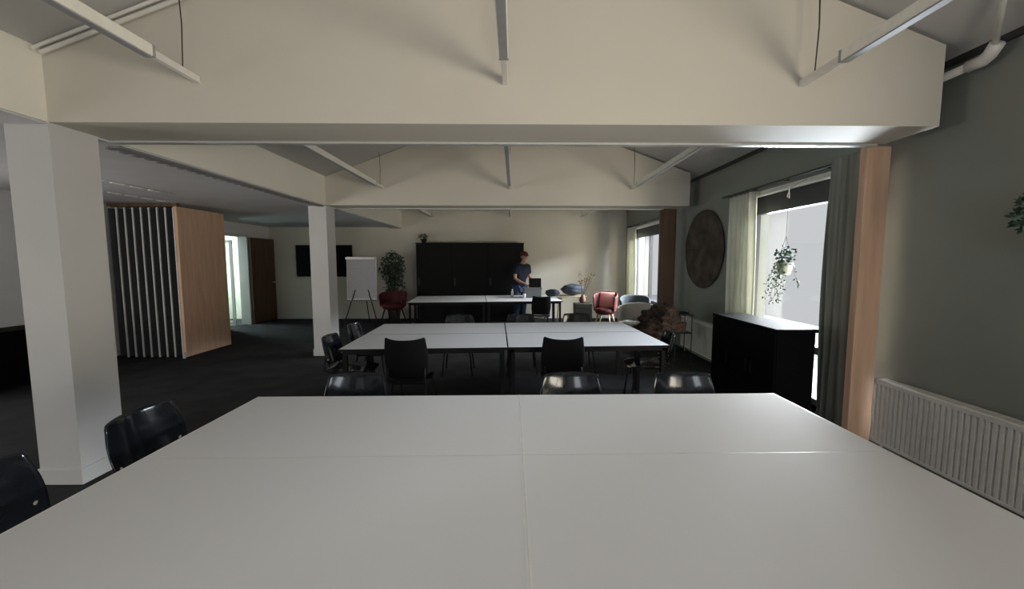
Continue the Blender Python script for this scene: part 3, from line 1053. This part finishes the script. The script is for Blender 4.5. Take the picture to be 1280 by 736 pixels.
# local frame: faces -y
V = {
    'pelvis': ((0, 0, .98), (.14, .105)), 'waist': ((0, -.02, 1.12), (.13, .10)), 'chest': ((0, -.06, 1.33), (.155, .115)),
    'uchest': ((0, -.09, 1.46), (.12, .09)), 'neck': ((0, -.13, 1.56), .052), 'jaw': ((0, -.185, 1.62), (.058, .062)),
    'face': ((0, -.18, 1.70), (.076, .092)), 'crown': ((0, -.165, 1.775), (.06, .07)), 'nose': ((0, -.275, 1.672), .012),
}
Eg = [('pelvis', 'waist'), ('waist', 'chest'), ('chest', 'uchest'), ('uchest', 'neck'), ('neck', 'jaw'), ('jaw', 'face'), ('face', 'crown'), ('face', 'nose')]
for s, n_ in ((-1, 'r'), (1, 'l')):
    V.update({n_ + 'hip': ((s * .095, 0, .90), .09), n_ + 'knee': ((s * .11, -.04, .50), .06), n_ + 'calf': ((s * .115, -.01, .36), .056),
              n_ + 'ankle': ((s * .12, .02, .09), .04), n_ + 'toe': ((s * .14, -.13, .04), .035),
              n_ + 'sh': ((s * .185, -.09, 1.44), .06), n_ + 'elb': ((s * .25, -.11, 1.17), .042), n_ + 'fore': ((s * .21, -.24, 1.10), .036),
              n_ + 'wr': ((s * .13, -.36, 1.04), .024), n_ + 'palm': ((s * .11, -.415, 1.015), (.036, .017)), })
    Eg += [('pelvis', n_ + 'hip'), (n_ + 'hip', n_ + 'knee'), (n_ + 'knee', n_ + 'calf'), (n_ + 'calf', n_ + 'ankle'), (n_ + 'ankle', n_ + 'toe'),
           ('uchest', n_ + 'sh'), (n_ + 'sh', n_ + 'elb'), (n_ + 'elb', n_ + 'fore'), (n_ + 'fore', n_ + 'wr'), (n_ + 'wr', n_ + 'palm')]
    for k, (dx, l) in enumerate(((-.030, .075), (-.010, .085), (.010, .08), (.029, .065))):
        V[n_ + 'f%da' % k] = ((s * .11 + dx, -.45, 1.005), .0095)
        V[n_ + 'f%db' % k] = ((s * .11 + dx, -.45 - l * .6, .99), .009)
        V[n_ + 'f%dc' % k] = ((s * .11 + dx, -.45 - l * .9, .965), .008)
        Eg += [(n_ + 'palm', n_ + 'f%da' % k), (n_ + 'f%da' % k, n_ + 'f%db' % k), (n_ + 'f%db' % k, n_ + 'f%dc' % k)]
    V[n_ + 'ta'] = ((s * .11 - s * .045, -.41, 1.0), .011)
    V[n_ + 'tb'] = ((s * .11 - s * .062, -.445, .985), .009)
    Eg += [(n_ + 'wr', n_ + 'ta'), (n_ + 'ta', n_ + 'tb')]
skin_obj('body', V, Eg, ['pelvis'], M['skin'], person)


def sub_skin(name, ks, extra, m, grow, over={}):
    vv = {}
    for k in ks:
        p, r = V[k]
        vv[k] = (p, tuple(x + grow for x in r) if isinstance(r, tuple) else r + grow)
    vv.update(over)
    ee = [e for e in Eg if e[0] in vv and e[1] in vv] + extra
    return skin_obj(name, vv, ee, [ks[0]], m, person)


sub_skin('t_shirt', ['chest', 'waist', 'pelvis', 'uchest', 'lsh', 'rsh'], [('rsh', 'rsl'), ('lsh', 'lsl'), ('uchest', 'collar'), ('pelvis', 'hem')], M['navy'], .014,
         {'rsl': ((-.222, -.10, 1.25), .075), 'lsl': ((.222, -.10, 1.25), .075), 'uchest': ((0, -.09, 1.47), (.165, .125)), 'chest': ((0, -.06, 1.33), (.19, .145)), 'waist': ((0, -.02, 1.12), (.165, .135)), 'pelvis': ((0, 0, .96), (.175, .145)), 'lsh': ((.175, -.09, 1.445), .10), 'rsh': ((-.175, -.09, 1.445), .10), 'collar': ((0, -.115, 1.535), .068), 'hem': ((0, 0, .90), (.17, .14))})
sub_skin('jeans', ['pelvis', 'lhip', 'rhip', 'lknee', 'rknee', 'lcalf', 'rcalf', 'lankle', 'rankle'], [], M['jeans'], .016, {'pelvis': ((0, 0, .95), (.145, .115))})
for s in (-1, 1):
    bm = bmesh.new()
    ball(bm, (s * .135, -.07, .045), 1, .048, .14, .045, 3)
    for v in bm.verts: v.co.z = max(v.co.z, 0)
    obj('shoe', bm, M['shoe'], person, smooth=True)
    bm = bmesh.new()
    ball(bm, (s * .030, -.262, 1.70), .010)
    obj('eye', bm, M['hair'], person, smooth=True)
    bm = bmesh.new()
    ball(bm, (s * .082, -.17, 1.69), 1, .010, .018, .03)
    obj('ear', bm, M['skin'], person, smooth=True)
bm = bmesh.new()
ball(bm, (0, -.262, 1.638), 1, .022, .008, .006)
obj('mouth', bm, M['cap'], person, smooth=True)
bm = bmesh.new()
ball(bm, (0, -.145, 1.705), 1, .088, .098, .085, 3)
for v in bm.verts:
    if v.co.y < -.17: v.co.y = -.17
obj('hair', bm, M['hair'], person, smooth=True)
bm = bmesh.new()
ball(bm, (0, -.165, 1.745), 1, .096, .115, .10, 3)
for v in bm.verts: v.co.z = max(v.co.z, 1.735)


def brim(u, v):
    a = (u - .5) * 2
    return Vector((a * .078 * (1 - .25 * v), -.26 - .085 * v * (1 - .35 * a * a), 1.742 - .02 * v - .012 * a * a))


surf(bm, brim, 8, 4)
obj('cap', bm, M['cap'], person, smooth=True, solid=.004)
